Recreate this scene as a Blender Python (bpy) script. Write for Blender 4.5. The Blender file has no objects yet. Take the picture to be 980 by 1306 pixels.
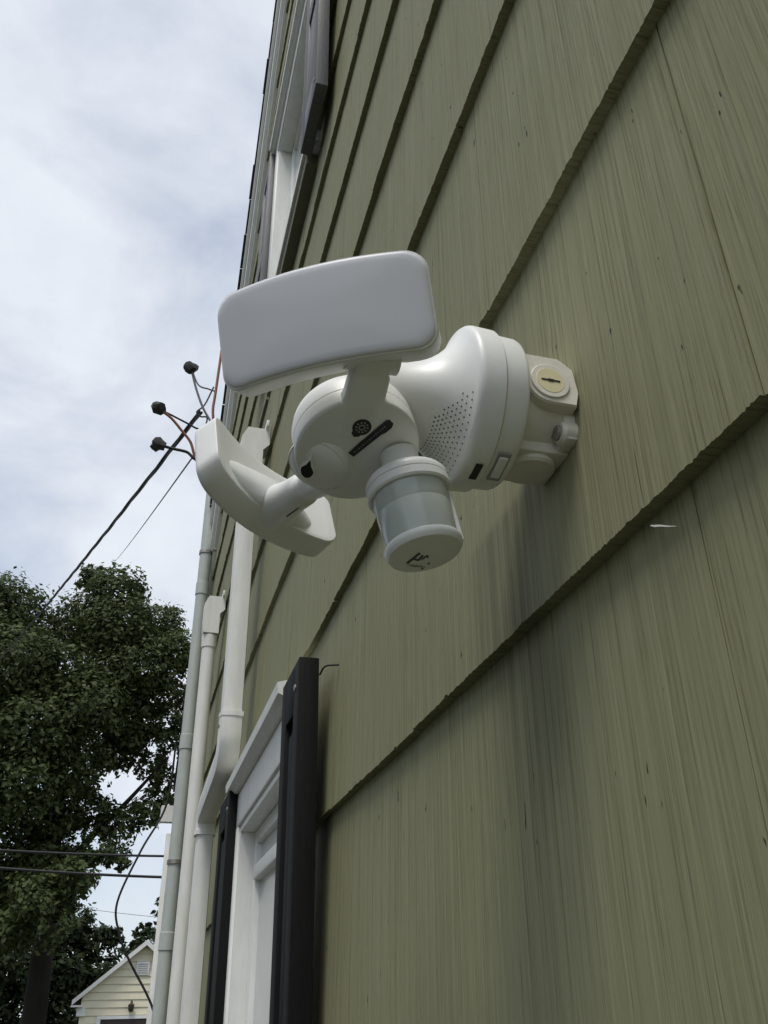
import bpy, bmesh, math, random
import numpy as np
from mathutils import Vector, Matrix

rnd = random.Random(7)
nrng = np.random.default_rng(11)
R = math.radians
SC = bpy.context.scene
COL = SC.collection
EYE = 2.0                       # camera height above the ground; z below is measured from the eye

# ------------------------------------------------------------------ camera
cam_d = bpy.data.cameras.new('camera')
cam = bpy.data.objects.new('camera', cam_d)
COL.objects.link(cam)
xr = Vector((0.96250689, -0.27040663, -0.02146494))
yu = Vector((-0.12130769, -0.49986598, 0.85756542))
zb = Vector((-0.24262097, -0.82280876, -0.51392685))
cam.matrix_world = Matrix(((xr.x, yu.x, zb.x, -0.25), (xr.y, yu.y, zb.y, 0.0), (xr.z, yu.z, zb.z, EYE), (0, 0, 0, 1)))
cam_d.sensor_fit = 'VERTICAL'
cam_d.sensor_height = 24.0
cam_d.lens = 24.0 * 1065.0 / 1306.0
cam_d.clip_start = 0.01
cam_d.clip_end = 2000
SC.camera = cam

# ------------------------------------------------------------------ sky, sun, exposure
SUN_DIR = Vector((-0.25, -0.33, 0.91)).normalized()          # towards the sun
w = bpy.data.worlds.new('World'); SC.world = w; w.use_nodes = True
nt = w.node_tree; nt.nodes.clear()
def N(t, ty, **kw):
    n = t.nodes.new(ty)
    for k, v in kw.items(): setattr(n, k, v)
    return n
out = N(nt, 'ShaderNodeOutputWorld')
sky = N(nt, 'ShaderNodeTexSky', sky_type='NISHITA')
sky.sun_disc = False
sky.sun_elevation = math.asin(SUN_DIR.z)
sky.sun_rotation = math.atan2(SUN_DIR.x, SUN_DIR.y)
sky.air_density = 1.0; sky.dust_density = 1.5
bg1 = N(nt, 'ShaderNodeBackground'); bg1.inputs['Strength'].default_value = 0.14
nt.links.new(sky.outputs[0], bg1.inputs['Color'])
bg2 = N(nt, 'ShaderNodeBackground')
tc = N(nt, 'ShaderNodeTexCoord')
no1 = N(nt, 'ShaderNodeTexNoise'); no1.inputs['Scale'].default_value = 2.6; no1.inputs['Detail'].default_value = 9; no1.inputs['Roughness'].default_value = 0.56; no1.inputs['Distortion'].default_value = 0.35
no2 = N(nt, 'ShaderNodeTexNoise'); no2.inputs['Scale'].default_value = 5.0; no2.inputs['Detail'].default_value = 7; no2.inputs['Roughness'].default_value = 0.6
mp = N(nt, 'ShaderNodeMapping'); mp.inputs['Location'].default_value = (0.35, 0.1, 0.55); mp.inputs['Scale'].default_value = (1.0, 1.0, 1.35)
nt.links.new(tc.outputs['Generated'], mp.inputs[0]); nt.links.new(mp.outputs[0], no1.inputs['Vector']); nt.links.new(mp.outputs[0], no2.inputs['Vector'])
r1 = N(nt, 'ShaderNodeValToRGB'); r1.color_ramp.elements[0].position = 0.34; r1.color_ramp.elements[0].color = (.40, .40, .40, 1); r1.color_ramp.elements[1].position = 0.58; r1.color_ramp.elements[1].color = (.97, .97, .97, 1)
r2 = N(nt, 'ShaderNodeValToRGB'); r2.color_ramp.elements[0].position = 0.3; r2.color_ramp.elements[0].color = (.74, .79, .875, 1); r2.color_ramp.elements[1].position = 0.62; r2.color_ramp.elements[1].color = (.85, .895, .965, 1)
nt.links.new(no1.outputs['Fac'], r1.inputs[0]); nt.links.new(no2.outputs['Fac'], r2.inputs[0]); nt.links.new(r2.outputs[0], bg2.inputs['Color'])
bg2.inputs['Strength'].default_value = 0.89
mx = N(nt, 'ShaderNodeMixShader')
nt.links.new(r1.outputs[0], mx.inputs[0]); nt.links.new(bg1.outputs[0], mx.inputs[1]); nt.links.new(bg2.outputs[0], mx.inputs[2])
nt.links.new(mx.outputs[0], out.inputs[0])

sun_d = bpy.data.lights.new('sun', 'SUN'); sun_d.energy = 2.1; sun_d.angle = R(20); sun_d.color = (1, .96, .9)
sun = bpy.data.objects.new('sun', sun_d); COL.objects.link(sun)
sun.rotation_euler = SUN_DIR.to_track_quat('Z', 'Y').to_euler(); sun.location = (-6, -5, 14)
SC.view_settings.view_transform = 'Standard'; SC.view_settings.look = 'None'
SC.view_settings.exposure = 0.15; SC.view_settings.gamma = 1.0
SC.view_settings.use_curve_mapping = False
SC.render.engine = 'CYCLES'
SC.cycles.max_bounces = 8

# ------------------------------------------------------------------ helpers
MATS = {}
def mat(name, col, rough=0.5, spec=0.4, var=0.0, vscale=20, bump=0.0, bscale=200, metal=0.0, col2=None, stretch=(1, 1, 1), trans=0.0, sss=0.0):
    if name in MATS: return MATS[name]
    m = bpy.data.materials.new(name); m.use_nodes = True; t = m.node_tree
    b = t.nodes['Principled BSDF']
    b.inputs['Base Color'].default_value = (*col, 1); b.inputs['Roughness'].default_value = rough
    b.inputs['Specular IOR Level'].default_value = spec; b.inputs['Metallic'].default_value = metal
    if trans: b.inputs['Transmission Weight'].default_value = trans
    if sss:
        b.inputs['Subsurface Weight'].default_value = sss; b.inputs['Subsurface Radius'].default_value = (.01, .01, .01); b.inputs['Subsurface Scale'].default_value = 0.3
    tcn = N(t, 'ShaderNodeTexCoord'); mpn = N(t, 'ShaderNodeMapping'); mpn.inputs['Scale'].default_value = stretch
    t.links.new(tcn.outputs['Object'], mpn.inputs[0])
    if var or col2:
        n = N(t, 'ShaderNodeTexNoise'); n.inputs['Scale'].default_value = vscale; n.inputs['Detail'].default_value = 6; n.inputs['Roughness'].default_value = 0.65
        t.links.new(mpn.outputs[0], n.inputs['Vector'])
        rp = N(t, 'ShaderNodeValToRGB'); rp.color_ramp.elements[0].position = .32; rp.color_ramp.elements[1].position = .68
        c2 = col2 or tuple(c * (1 - var) for c in col)
        rp.color_ramp.elements[0].color = (*c2, 1); rp.color_ramp.elements[1].color = (*col, 1)
        t.links.new(n.outputs['Fac'], rp.inputs[0]); t.links.new(rp.outputs[0], b.inputs['Base Color'])
    if bump:
        n2 = N(t, 'ShaderNodeTexNoise'); n2.inputs['Scale'].default_value = bscale; n2.inputs['Detail'].default_value = 4
        t.links.new(mpn.outputs[0], n2.inputs['Vector'])
        bp = N(t, 'ShaderNodeBump'); bp.inputs['Strength'].default_value = bump; bp.inputs['Distance'].default_value = 0.002
        t.links.new(n2.outputs['Fac'], bp.inputs['Height']); t.links.new(bp.outputs[0], b.inputs['Normal'])
    MATS[name] = m
    return m

class MB:
    def __init__(s): s.v = []; s.f = []
    def add(s, vs, fs):
        o = len(s.v); s.v += [tuple(v) for v in vs]; s.f += [tuple(i + o for i in f) for f in fs]; return s
    def box(s, x0, x1, y0, y1, z0, z1, bev=0.0):
        bm = bmesh.new(); bmesh.ops.create_cube(bm, size=1)
        for v in bm.verts: v.co = Vector(((x0 + x1) / 2 + v.co.x * (x1 - x0), (y0 + y1) / 2 + v.co.y * (y1 - y0), (z0 + z1) / 2 + v.co.z * (z1 - z0)))
        if bev: bmesh.ops.bevel(bm, geom=list(bm.edges), offset=bev, segments=2, profile=.5, affect='EDGES')
        return s.bm(bm)
    def bm(s, bm, M=None):
        bm.verts.index_update()
        s.add([(M @ v.co if M else v.co) for v in bm.verts], [[v.index for v in f.verts] for f in bm.faces]); bm.free(); return s
    def obox(s, c, ax, ay, az, hx, hy, hz, bev=0.0):
        bm = bmesh.new(); bmesh.ops.create_cube(bm, size=2)
        for v in bm.verts: v.co = Vector((v.co.x * hx, v.co.y * hy, v.co.z * hz))
        if bev: bmesh.ops.bevel(bm, geom=list(bm.edges), offset=bev, segments=3, profile=.5, affect='EDGES')
        M = Matrix(((ax[0], ay[0], az[0], c[0]), (ax[1], ay[1], az[1], c[1]), (ax[2], ay[2], az[2], c[2]), (0, 0, 0, 1)))
        return s.bm(bm, M)
    def lathe(s, prof, o, axis, n=48, a0=None):
        ax = Vector(axis).normalized(); u = (Vector(a0) if a0 else ax.orthogonal()); u = (u - ax * u.dot(ax)).normalized(); v = ax.cross(u); o = Vector(o)
        vs = []; fs = []
        for t, r in prof:
            for k in range(n):
                a = 2 * math.pi * k / n; vs.append(o + ax * t + (u * math.cos(a) + v * math.sin(a)) * max(r, 1e-5))
        for i in range(len(prof) - 1):
            for k in range(n):
                a = i * n + k; b = i * n + (k + 1) % n; fs.append((a, b, b + n, a + n))
        if prof[0][1] > 1e-4: fs.append(tuple(range(n))[::-1])
        if prof[-1][1] > 1e-4: fs.append(tuple(range((len(prof) - 1) * n, len(prof) * n)))
        return s.add(vs, fs)
    def tube(s, pts, r, n=10, caps=True):
        pts = [Vector(p) for p in pts]; rs = r if isinstance(r, (list, tuple)) else [r] * len(pts)
        vs = []; fs = []; u = None
        for i, p in enumerate(pts):
            t = (pts[min(i + 1, len(pts) - 1)] - pts[max(i - 1, 0)]).normalized()
            u = t.orthogonal().normalized() if u is None else (u - t * u.dot(t)).normalized()
            v = t.cross(u)
            for k in range(n):
                a = 2 * math.pi * k / n; vs.append(p + (u * math.cos(a) + v * math.sin(a)) * rs[i])
        for i in range(len(pts) - 1):
            for k in range(n):
                a = i * n + k; b = i * n + (k + 1) % n; fs.append((a, b, b + n, a + n))
        if caps: fs += [tuple(range(n))[::-1], tuple(range((len(pts) - 1) * n, len(pts) * n))]
        return s.add(vs, fs)
    def build(s, name, m, parent=None, smooth=35):
        me = bpy.data.meshes.new(name); me.from_pydata(s.v, [], s.f); me.update()
        bm = bmesh.new(); bm.from_mesh(me); bmesh.ops.recalc_face_normals(bm, faces=bm.faces); bm.to_mesh(me); bm.free()
        if smooth:
            me.polygons.foreach_set('use_smooth', [True] * len(me.polygons)); me.set_sharp_from_angle(angle=R(smooth))
        return link(name, me, m, parent)
def link(name, me, m, parent=None):
    o = bpy.data.objects.new(name, me); COL.objects.link(o)
    if m and not me.materials: me.materials.append(m)
    if parent: o.parent = parent
    return o
def empty(name, loc=(0, 0, 0)):
    o = bpy.data.objects.new(name, None); COL.objects.link(o); o.location = loc; o.empty_display_size = .05; return o
def tag(o, label=None, cat=None, group=None, kind=None):
    if label: o['label'] = label
    if cat: o['category'] = cat
    if group: o['group'] = group
    if kind: o['kind'] = kind
    return o
def curve_pts(ctrl, n=8):
    P = [Vector(p) for p in ctrl]; P = [2 * P[0] - P[1]] + P + [2 * P[-1] - P[-2]]; o = []
    for i in range(1, len(P) - 2):
        for k in range(n):
            t = k / n; a, b, c, d = P[i - 1], P[i], P[i + 1], P[i + 2]
            o.append(.5 * ((2 * b) + (c - a) * t + (2 * a - 5 * b + 4 * c - d) * t * t + (3 * b - a - 3 * c + d) * t ** 3))
    o.append(P[-2]); return o

# ------------------------------------------------------------------ materials
white_plastic = mat('white_plastic', (.81, .82, .80), .38, .45, var=.06, vscale=38, bump=.05, bscale=1400)
diffuser_mat = mat('frosted_diffuser', (.76, .77, .82), .45, .4, var=.02, vscale=25)
box_mat = mat('cream_enamel', (.74, .71, .62), .45, .4, var=.12, vscale=60, bump=.12, bscale=350)
plug_mat = mat('cream_plug', (.72, .65, .42), .45, .4, var=.1, vscale=90)
lens_mat = mat('sensor_lens', (.47, .51, .47), .16, .5, var=.12, vscale=35)
dark_mark = mat('black_print', (.025, .025, .024), .4)
grey_mark = mat('grey_print', (.30, .30, .28), .5)
screw_mat = mat('zinc_screw', (.42, .40, .36), .45, .5, metal=.7, var=.3, vscale=300)
white_paint = mat('white_paint', (.82, .83, .79), .5, .35, var=.12, vscale=7, bump=.15, bscale=60, stretch=(6, 6, 1))
vinyl_white = mat('white_vinyl', (.82, .82, .78), .4, .4, var=.12, vscale=9, stretch=(4, 4, 1))
black_paint = mat('black_paint', (.008, .0085, .008), .65, .12, var=.35, vscale=14, bump=.2, bscale=40, stretch=(8, 8, 1))
weather_black = mat('weathered_shutter', (.125, .13, .135), .55, .4, var=.3, vscale=16, bump=.2, bscale=40, stretch=(8, 8, 1))
grey_pvc = mat('grey_pvc', (.50, .54, .51), .5, .35, var=.15, vscale=10, stretch=(4, 4, 1))
glass_mat = mat('window_glass', (.66, .68, .66), .12, .5, var=.10, vscale=3)
roof_mat = mat('roof_asphalt', (.045, .045, .047), .9, .2, var=.35, vscale=80, bump=.4, bscale=300)
tar = mat('tar_paper', (.02, .019, .017), .9, .2)
wire_black = mat('black_cable', (.02, .02, .022), .6)
wire_grey = mat('grey_cable', (.2, .2, .2), .5)
wire_rust = mat('copper_wire', (.28, .10, .05), .5, var=.3, vscale=60)
olive_trim = mat('olive_trim', (.16, .155, .105), .6, .3, var=.2, vscale=20)
dark_hole = mat('dark_hole', (.008, .008, .008), .6)

def shingle_material():
    m = bpy.data.materials.new('olive_shingle'); m.use_nodes = True; t = m.node_tree; b = t.nodes['Principled BSDF']
    b.inputs['Roughness'].default_value = .68; b.inputs['Specular IOR Level'].default_value = .14
    tcn = N(t, 'ShaderNodeTexCoord')
    def mapped(sc, loc=(0, 0, 0)):
        q = N(t, 'ShaderNodeMapping'); q.inputs['Scale'].default_value = sc; q.inputs['Location'].default_value = loc
        t.links.new(tcn.outputs['Object'], q.inputs[0]); return q.outputs[0]
    def noise(vec, scale, det=5, rough=.6):
        n = N(t, 'ShaderNodeTexNoise'); n.inputs['Scale'].default_value = scale; n.inputs['Detail'].default_value = det; n.inputs['Roughness'].default_value = rough
        t.links.new(vec, n.inputs['Vector']); return n.outputs['Fac']
    def ramp(fac, p0, c0, p1, c1):
        r = N(t, 'ShaderNodeValToRGB'); r.color_ramp.elements[0].position = p0; r.color_ramp.elements[0].color = (*c0, 1); r.color_ramp.elements[1].position = p1; r.color_ramp.elements[1].color = (*c1, 1)
        t.links.new(fac, r.inputs[0]); return r.outputs[0]
    def mixc(fac, a, bb, mode='MIX'):
        x = N(t, 'ShaderNodeMix', data_type='RGBA', blend_type=mode)
        if isinstance(fac, float): x.inputs[0].default_value = fac
        else: t.links.new(fac, x.inputs[0])
        for i, q in ((6, a), (7, bb)):
            if isinstance(q, tuple): x.inputs[i].default_value = (*q, 1)
            else: t.links.new(q, x.inputs[i])
        return x.outputs[2]
    f1 = noise(mapped((40, 470, 3.2)), 1.0, 5, .62); f2 = noise(mapped((60, 1000, 26)), 1.0, 3, .6)
    fm = N(t, 'ShaderNodeMix', data_type='FLOAT'); fm.inputs[0].default_value = .36; t.links.new(f1, fm.inputs[2]); t.links.new(f2, fm.inputs[3]); fine = fm.outputs[0]
    mid = noise(mapped((20, 90, 1.6)), 1.0, 4, .6)
    big = noise(mapped((3, 3.2, 2.2)), 1.0, 4, .55)
    base = ramp(big, .35, (.224, .226, .124), .65, (.254, .252, .147))
    c = mixc(ramp(fine, .47, (0, 0, 0), .62, (1, 1, 1)), base, (.285, .283, .178))
    c = mixc(ramp(fine, .36, (.9, .9, .9), .465, (0, 0, 0)), c, (.145, .139, .076))
    c = mixc(ramp(mid, .54, (0, 0, 0), .76, (.42, .42, .42)), c, (.160, .152, .086))
    # hairline cracks and lost paint
    ck = noise(mapped((60, 420, 9.0), (3, 1, 5)), 1.0, 3, .6)
    ckm = noise(mapped((5, 26, 7.0), (9, 4, 2)), 1.0, 3, .5)
    cm = N(t, 'ShaderNodeMath', operation='MULTIPLY'); t.links.new(ramp(ck, .66, (0, 0, 0), .72, (1, 1, 1)), cm.inputs[0]); t.links.new(ramp(ckm, .55, (0, 0, 0), .65, (1, 1, 1)), cm.inputs[1])
    c = mixc(cm.outputs[0], c, (.03, .026, .02))
    sp = noise(mapped((70, 140, 45), (1, 7, 3)), 1.0, 2, .5)
    c = mixc(ramp(sp, .735, (0, 0, 0), .765, (1, 1, 1)), c, (.035, .03, .024))
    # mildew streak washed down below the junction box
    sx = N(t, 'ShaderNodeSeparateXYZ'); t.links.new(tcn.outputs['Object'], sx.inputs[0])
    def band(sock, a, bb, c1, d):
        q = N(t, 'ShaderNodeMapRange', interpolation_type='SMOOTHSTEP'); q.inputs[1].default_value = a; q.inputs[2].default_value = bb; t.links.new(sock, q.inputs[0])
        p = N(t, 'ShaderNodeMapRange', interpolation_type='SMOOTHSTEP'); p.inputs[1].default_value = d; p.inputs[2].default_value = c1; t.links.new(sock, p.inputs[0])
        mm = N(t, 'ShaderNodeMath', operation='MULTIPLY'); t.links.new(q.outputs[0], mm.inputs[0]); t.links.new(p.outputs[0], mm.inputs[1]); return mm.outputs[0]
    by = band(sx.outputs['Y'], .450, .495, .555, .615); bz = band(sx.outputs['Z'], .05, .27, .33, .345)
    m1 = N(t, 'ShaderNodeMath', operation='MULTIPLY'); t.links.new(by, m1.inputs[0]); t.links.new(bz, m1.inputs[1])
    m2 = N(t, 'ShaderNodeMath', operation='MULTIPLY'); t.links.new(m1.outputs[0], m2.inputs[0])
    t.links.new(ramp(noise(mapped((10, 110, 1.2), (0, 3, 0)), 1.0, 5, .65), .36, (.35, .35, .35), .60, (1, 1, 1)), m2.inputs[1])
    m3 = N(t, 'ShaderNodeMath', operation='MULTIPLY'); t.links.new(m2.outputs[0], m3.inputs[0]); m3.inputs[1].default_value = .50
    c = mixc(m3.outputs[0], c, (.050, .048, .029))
    t.links.new(c, b.inputs['Base Color'])
    bp = N(t, 'ShaderNodeBump'); bp.inputs['Strength'].default_value = .55; bp.inputs['Distance'].default_value = .0012
    t.links.new(fine, bp.inputs['Height']); t.links.new(bp.outputs[0], b.inputs['Normal'])
    return m
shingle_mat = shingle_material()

# ------------------------------------------------------------------ ground
g = MB().add([(-900, -900, -EYE), (900, -900, -EYE), (900, 900, -EYE), (-900, 900, -EYE)], [(0, 1, 2, 3)]).build('ground', mat('lawn', (.045, .065, .022), .9, .2, col2=(.075, .075, .035), vscale=1.5, bump=.3, bscale=25), smooth=0)
tag(g, kind='structure')
d = MB().add([(-4.2, -12, -EYE + .004), (-1.2, -12, -EYE + .004), (1.6, 33.3, -EYE + .004), (-1.6, 33.3, -EYE + .004)], [(0, 1, 2, 3)]).build('driveway', mat('driveway_asphalt', (.07, .07, .068), .9, .2, var=.3, vscale=3), smooth=0)
tag(d, kind='structure')

# ------------------------------------------------------------------ house
COURSE = .305; Z0 = .234; TILT = .032
YFAR = 5.06; RAKE_A = Vector((0, 2.45, 4.75)); RAKE_B = Vector((0, 4.9, 1.45))
def rake_y(z): return RAKE_A.y + (RAKE_A.z - z) * (RAKE_B.y - RAKE_A.y) / (RAKE_A.z - RAKE_B.z)
def rake_z(y): return RAKE_A.z + (RAKE_A.y - y) * (RAKE_A.z - RAKE_B.z) / (RAKE_B.y - RAKE_A.y)
APEX_Y = -.6; APEX_Z = rake_z(APEX_Y); YNEAR = 2 * APEX_Y - YFAR
house = empty('house', (0, 0, -EYE))
def H(o):                                        # children keep coordinates measured from the eye level
    q = Vector((0, 0, 0)); p = o.parent
    while p: q += p.location; p = p.parent
    o.location = -q; return o
tag(house, 'olive green shingled house with black shutters filling the right of the view', 'house')

core = MB()
WIN = [(1.40, 1.985, -.85, .365), (1.455, 2.13, 2.0, 2.95)]
lv = sorted({-EYE + .3, rake_z(YFAR) - .1, APEX_Z - .1} | {q for o in WIN for q in o[2:]})
def yr(z): return YFAR if z <= rake_z(YFAR) - .1 + 1e-6 else rake_y(z + .1)
for a, b in zip(lv[:-1], lv[1:]):
    cut = [o for o in WIN if o[2] < (a + b) / 2 < o[3]]
    def quad(l0, r0, r1, l1): core.add([(.020, l0, a), (.020, r0, a), (.020, r1, b), (.020, l1, b), (.10, l0, a), (.10, r0, a), (.10, r1, b), (.10, l1, b)], [(0, 1, 2, 3), (4, 7, 6, 5), (1, 5, 6, 2), (0, 3, 7, 4), (0, 4, 5, 1), (3, 2, 6, 7)])
    ra, rb = yr(a), yr(b); la, lb = 2 * APEX_Y - ra, 2 * APEX_Y - rb
    if cut: quad(la, cut[0][0], cut[0][0], lb); quad(cut[0][1], ra, rb, cut[0][1])
    else: quad(la, ra, rb, lb)
gab = [(.26, YNEAR, -EYE + .3), (.26, YFAR, -EYE + .3), (.26, YFAR, rake_z(YFAR) - .1), (.26, APEX_Y, APEX_Z - .1), (.26, YNEAR, rake_z(YFAR) - .1)]
core.add(gab + [(8, y, z) for _, y, z in gab], [(0, 1, 2, 3, 4), (9, 8, 7, 6, 5), (1, 6, 7, 2), (0, 4, 9, 5), (0, 5, 6, 1)])
wall = H(core.build('wall', tar, house, smooth=0))
fnd = H(MB().box(.03, 7.97, YNEAR + .02, YFAR - .02, -EYE, -EYE + .3).build('foundation', mat('concrete', (.3, .3, .28), .9, .2, var=.2, vscale=8, bump=.3, bscale=60), house))

# openings (y0, y1, z0, z1) that the shingles stop at
OPEN = [(1.345, 2.06, -.95, .455), (1.40, 2.19, 1.93, 3.03)]
CAMI = np.array([xr, yu, zb])
def project(p):
    q = CAMI @ (np.array(p) - np.array((-.25, 0, 0)))
    if q[2] > -1e-3: return None
    return 490 + 1065 * q[0] / -q[2], 653 - 1065 * q[1] / -q[2]
def shingle_geo(y0, y1, zk, z0, z1, seed, step):
    r = np.random.default_rng(seed)
    n = max(2, int((y1 - y0) / step) + 1)
    ys = np.linspace(y0, y1, n)
    if step < .004:
        prof = r.normal(size=n) * .00015
        prof += np.interp(ys, np.linspace(y0, y1, max(3, n // 3)), r.normal(size=max(3, n // 3)) * .00022)
        prof += np.interp(ys, np.linspace(y0, y1, max(3, n // 9)), r.normal(size=max(3, n // 9)) * .00012)
        jag = r.normal(size=n) * .00032 + np.interp(ys, np.linspace(y0, y1, max(3, n // 12)), r.normal(size=max(3, n // 12)) * .0002)
        for c_ in range(r.integers(1, 5)):
            k0 = r.integers(0, n - 3); wq = r.integers(2, 7); jag[k0:k0 + wq] += r.uniform(.0006, .0018) * (1 if r.random() < .75 else -.5)
    else:
        prof = r.normal(size=n) * .0005; jag = r.normal(size=n) * .0009
    dx = r.normal() * .0006; dz = r.normal() * .0011 if z0 == zk else 0
    slope = (r.normal() * .0008)
    v = []; f = []
    rows = [0, .35, .7, 1.0]
    for q, tt in enumerate(rows):
        z = z0 + (z1 - z0) * tt
        for i in range(n):
            x = (z - zk) * TILT + dx * (1 - tt) + prof[i] * (1 - .15 * q) + slope * (i / (n - 1) - .5) * (1 - tt)
            v.append((x, ys[i], z + ((dz + jag[i]) if q == 0 else 0)))
    for q in range(3):
        for i in range(n - 1):
            a = q * n + i; f.append((a, a + n, a + n + 1, a + 1))
    o = len(v)
    for i in range(n): v.append((.0195, ys[i], v[i][2] + .001))
    for i in range(n - 1): f.append((i, i + 1, o + i + 1, o + i))
    o2 = len(v); v += [(.0195, ys[0], z1), (.0195, ys[-1], z1)]
    f += [tuple([q * n for q in range(4)][::-1] + [o, o2])[::-1], tuple([q * n + n - 1 for q in range(4)] + [o2 + 1, o + n - 1])]
    return v, f
pieces = []
def add_piece(y0, y1, zk, z0, z1):
    if y1 - y0 < .015: return
    pts = [project((0, y, z)) for y in (y0, y1) for z in (z0, z1)]
    size = 0
    if all(pts):
        xs = [p[0] for p in pts]; ys_ = [p[1] for p in pts]
        vis = max(0, min(980, max(xs)) - max(0, min(xs))) * max(0, min(1306, max(ys_)) - max(0, min(ys_)))
        size = vis if (max(xs) - min(xs)) > 7 else 0
    else: size = 0
    if y0 < .25 and y1 > .1 and size == 0 and -.2 < z0 < 1: size = 1
    pieces.append((size, y0, y1, zk, z0, z1))
SEAM = {-1: [.845, .31, -.18], 0: [.764, .237, -.25], 1: [.50, .10, -.3], 2: [.529, .16, -.2], 3: [.66, .35]}
kk = -6
while Z0 + kk * COURSE < APEX_Z - .2:
    zk = Z0 + kk * COURSE; zt = zk + COURSE + .004
    ymax = min(YFAR, rake_y(zk) - .02) if zk > rake_z(YFAR) else YFAR
    ymin = max(YNEAR, 2 * APEX_Y - ymax)
    st = SEAM.get(kk, [rnd.uniform(.3, .7)])
    fw = [st[0]]
    while fw[-1] < ymax: fw.append(fw[-1] + rnd.uniform(.17, .36))
    bk = list(st[1:]); y = st[-1]
    while y > ymin + .4: y -= rnd.uniform(.19, .36); bk.append(y)
    cuts = [ymin] + sorted(bk) + [q for q in fw if q < ymax - .05] + [ymax]
    for a, b in zip(cuts[:-1], cuts[1:]):
        a += .0007; b -= .0007
        segs = [(a, b, zk, zt)]
        for (oy0, oy1, oz0, oz1) in OPEN:
            ns = []
            for (p, q, u, vv) in segs:
                if q <= oy0 or p >= oy1 or vv <= oz0 or u >= oz1: ns.append((p, q, u, vv)); continue
                if p < oy0: ns.append((p, oy0, u, vv))
                if q > oy1: ns.append((oy1, q, u, vv))
                m0, m1 = max(p, oy0), min(q, oy1)
                if vv > oz1 + .008: ns.append((m0, m1, oz1, vv))
                if u < oz0 - .01: ns.append((m0, m1, u, oz0))
            segs = ns
        for (p, q, u, vv) in segs: add_piece(p, q, zk, u, vv)
    kk += 1
pieces.sort(key=lambda q: -q[0])
rest = MB()
for i, (size, y0, y1, zk, z0, z1) in enumerate(pieces):
    part = i < 290 and size > 0
    near = y0 < 1.25 and part
    v, f = shingle_geo(y0, y1, zk, z0, z1, 100 + i, .0017 if near else (.02 if part else .05))
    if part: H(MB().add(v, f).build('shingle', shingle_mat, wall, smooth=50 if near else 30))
    else: rest.add(v, f)
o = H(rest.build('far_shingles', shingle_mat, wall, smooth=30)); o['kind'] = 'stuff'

# curl of loose paint under a shingle edge
fl = MB(); pts = [(.003, .341, .2262), (.000, .336, .2228), (-.002, .332, .2200), (-.003, .329, .2182), (-.002, .326, .2168), (.000, .323, .2150), (.003, .320, .2138)]
wd = [.0001, .0004, .0004, .0007, .0005, .0003, .0001]
vs = []; 
for (x, y, z), h in zip(pts, wd): vs += [(x, y, z + h), (x - .0006, y + .0003, z - h), (x + .0006, y, z + h)]
fl.add(vs, [(3 * i + a, 3 * i + b, 3 * i + 3 + b, 3 * i + 3 + a) for i in range(len(pts) - 1) for a, b in ((0, 1), (1, 2), (2, 0))])
H(fl.build('paint_flake', mat('bare_flake', (.36, .36, .34), .7), house))

# roof, rake trim
ru = (RAKE_B - RAKE_A).normalized(); rn = Vector((0, -ru.z, ru.y)); rn = rn if rn.z > 0 else -rn     # along the slope, normal up
LR = (Vector((0, APEX_Y, APEX_Z)) - RAKE_B).length
low = RAKE_B + ru * .42
def slope_box(mb, x0, x1, n0, n1, t0, t1, side=1):
    c = [];
    for x in (x0, x1):
        for nn in (n0, n1):
            for t in (t0, t1):
                p = low - ru * t + rn * nn
                if side < 0: p = Vector((0, 2 * APEX_Y - p.y, p.z))
                c.append((x, p.y, p.z))
    mb.add(c, [(0, 1, 3, 2), (4, 6, 7, 5), (0, 2, 6, 4), (1, 5, 7, 3), (0, 4, 5, 1), (2, 3, 7, 6)]); return mb
LT = (Vector((0, APEX_Y, APEX_Z)) - low).length
roof = H(slope_box(slope_box(MB(), -.035, 8.1, .0, .03, 0, LT), -.035, 8.1, .0, .03, 0, LT, -1).build('roof', olive_trim, house, smooth=0))
strip = MB()
for sd in (1, -1):
    t = 0; i = 0
    while t < LT - .05:
        L = .19
        mb = slope_box(MB(), -.056 + rnd.uniform(-.003, .003), 8.15, .031 + rnd.uniform(0, .003), .041 + rnd.uniform(0, .006), t, min(LT, t + L - .004), sd)
        if sd == 1: H(mb.build('roof_shingle', roof_mat, roof, smooth=0))
        else: strip.v, strip.f = (strip.v + mb.v, strip.f + [tuple(k + len(strip.v) for k in q) for q in mb.f])
        t += L; i += 1
o = H(strip.build('hidden_slope_shingles', roof_mat, roof, smooth=0)); o['kind'] = 'stuff'
for sd in (1, -1):
    H(slope_box(MB(), -.030, .019, -.115, -.002, 0, LT, sd).build('rake_board', white_paint, house, smooth=0))
    H(slope_box(MB(), -.046, -.032, -.030, -.003, 0, LT, sd).build('rake_moulding', white_paint, house, smooth=0))
    H(slope_box(MB(), -.012, .019, -.16, -.118, 0, LT, sd).build('frieze_strip', white_paint, house, smooth=0))
H(MB().box(-.018, .019, YFAR + .002, YFAR + .10, -EYE + .3, .98).build('corner_board', white_paint, house))

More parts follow.
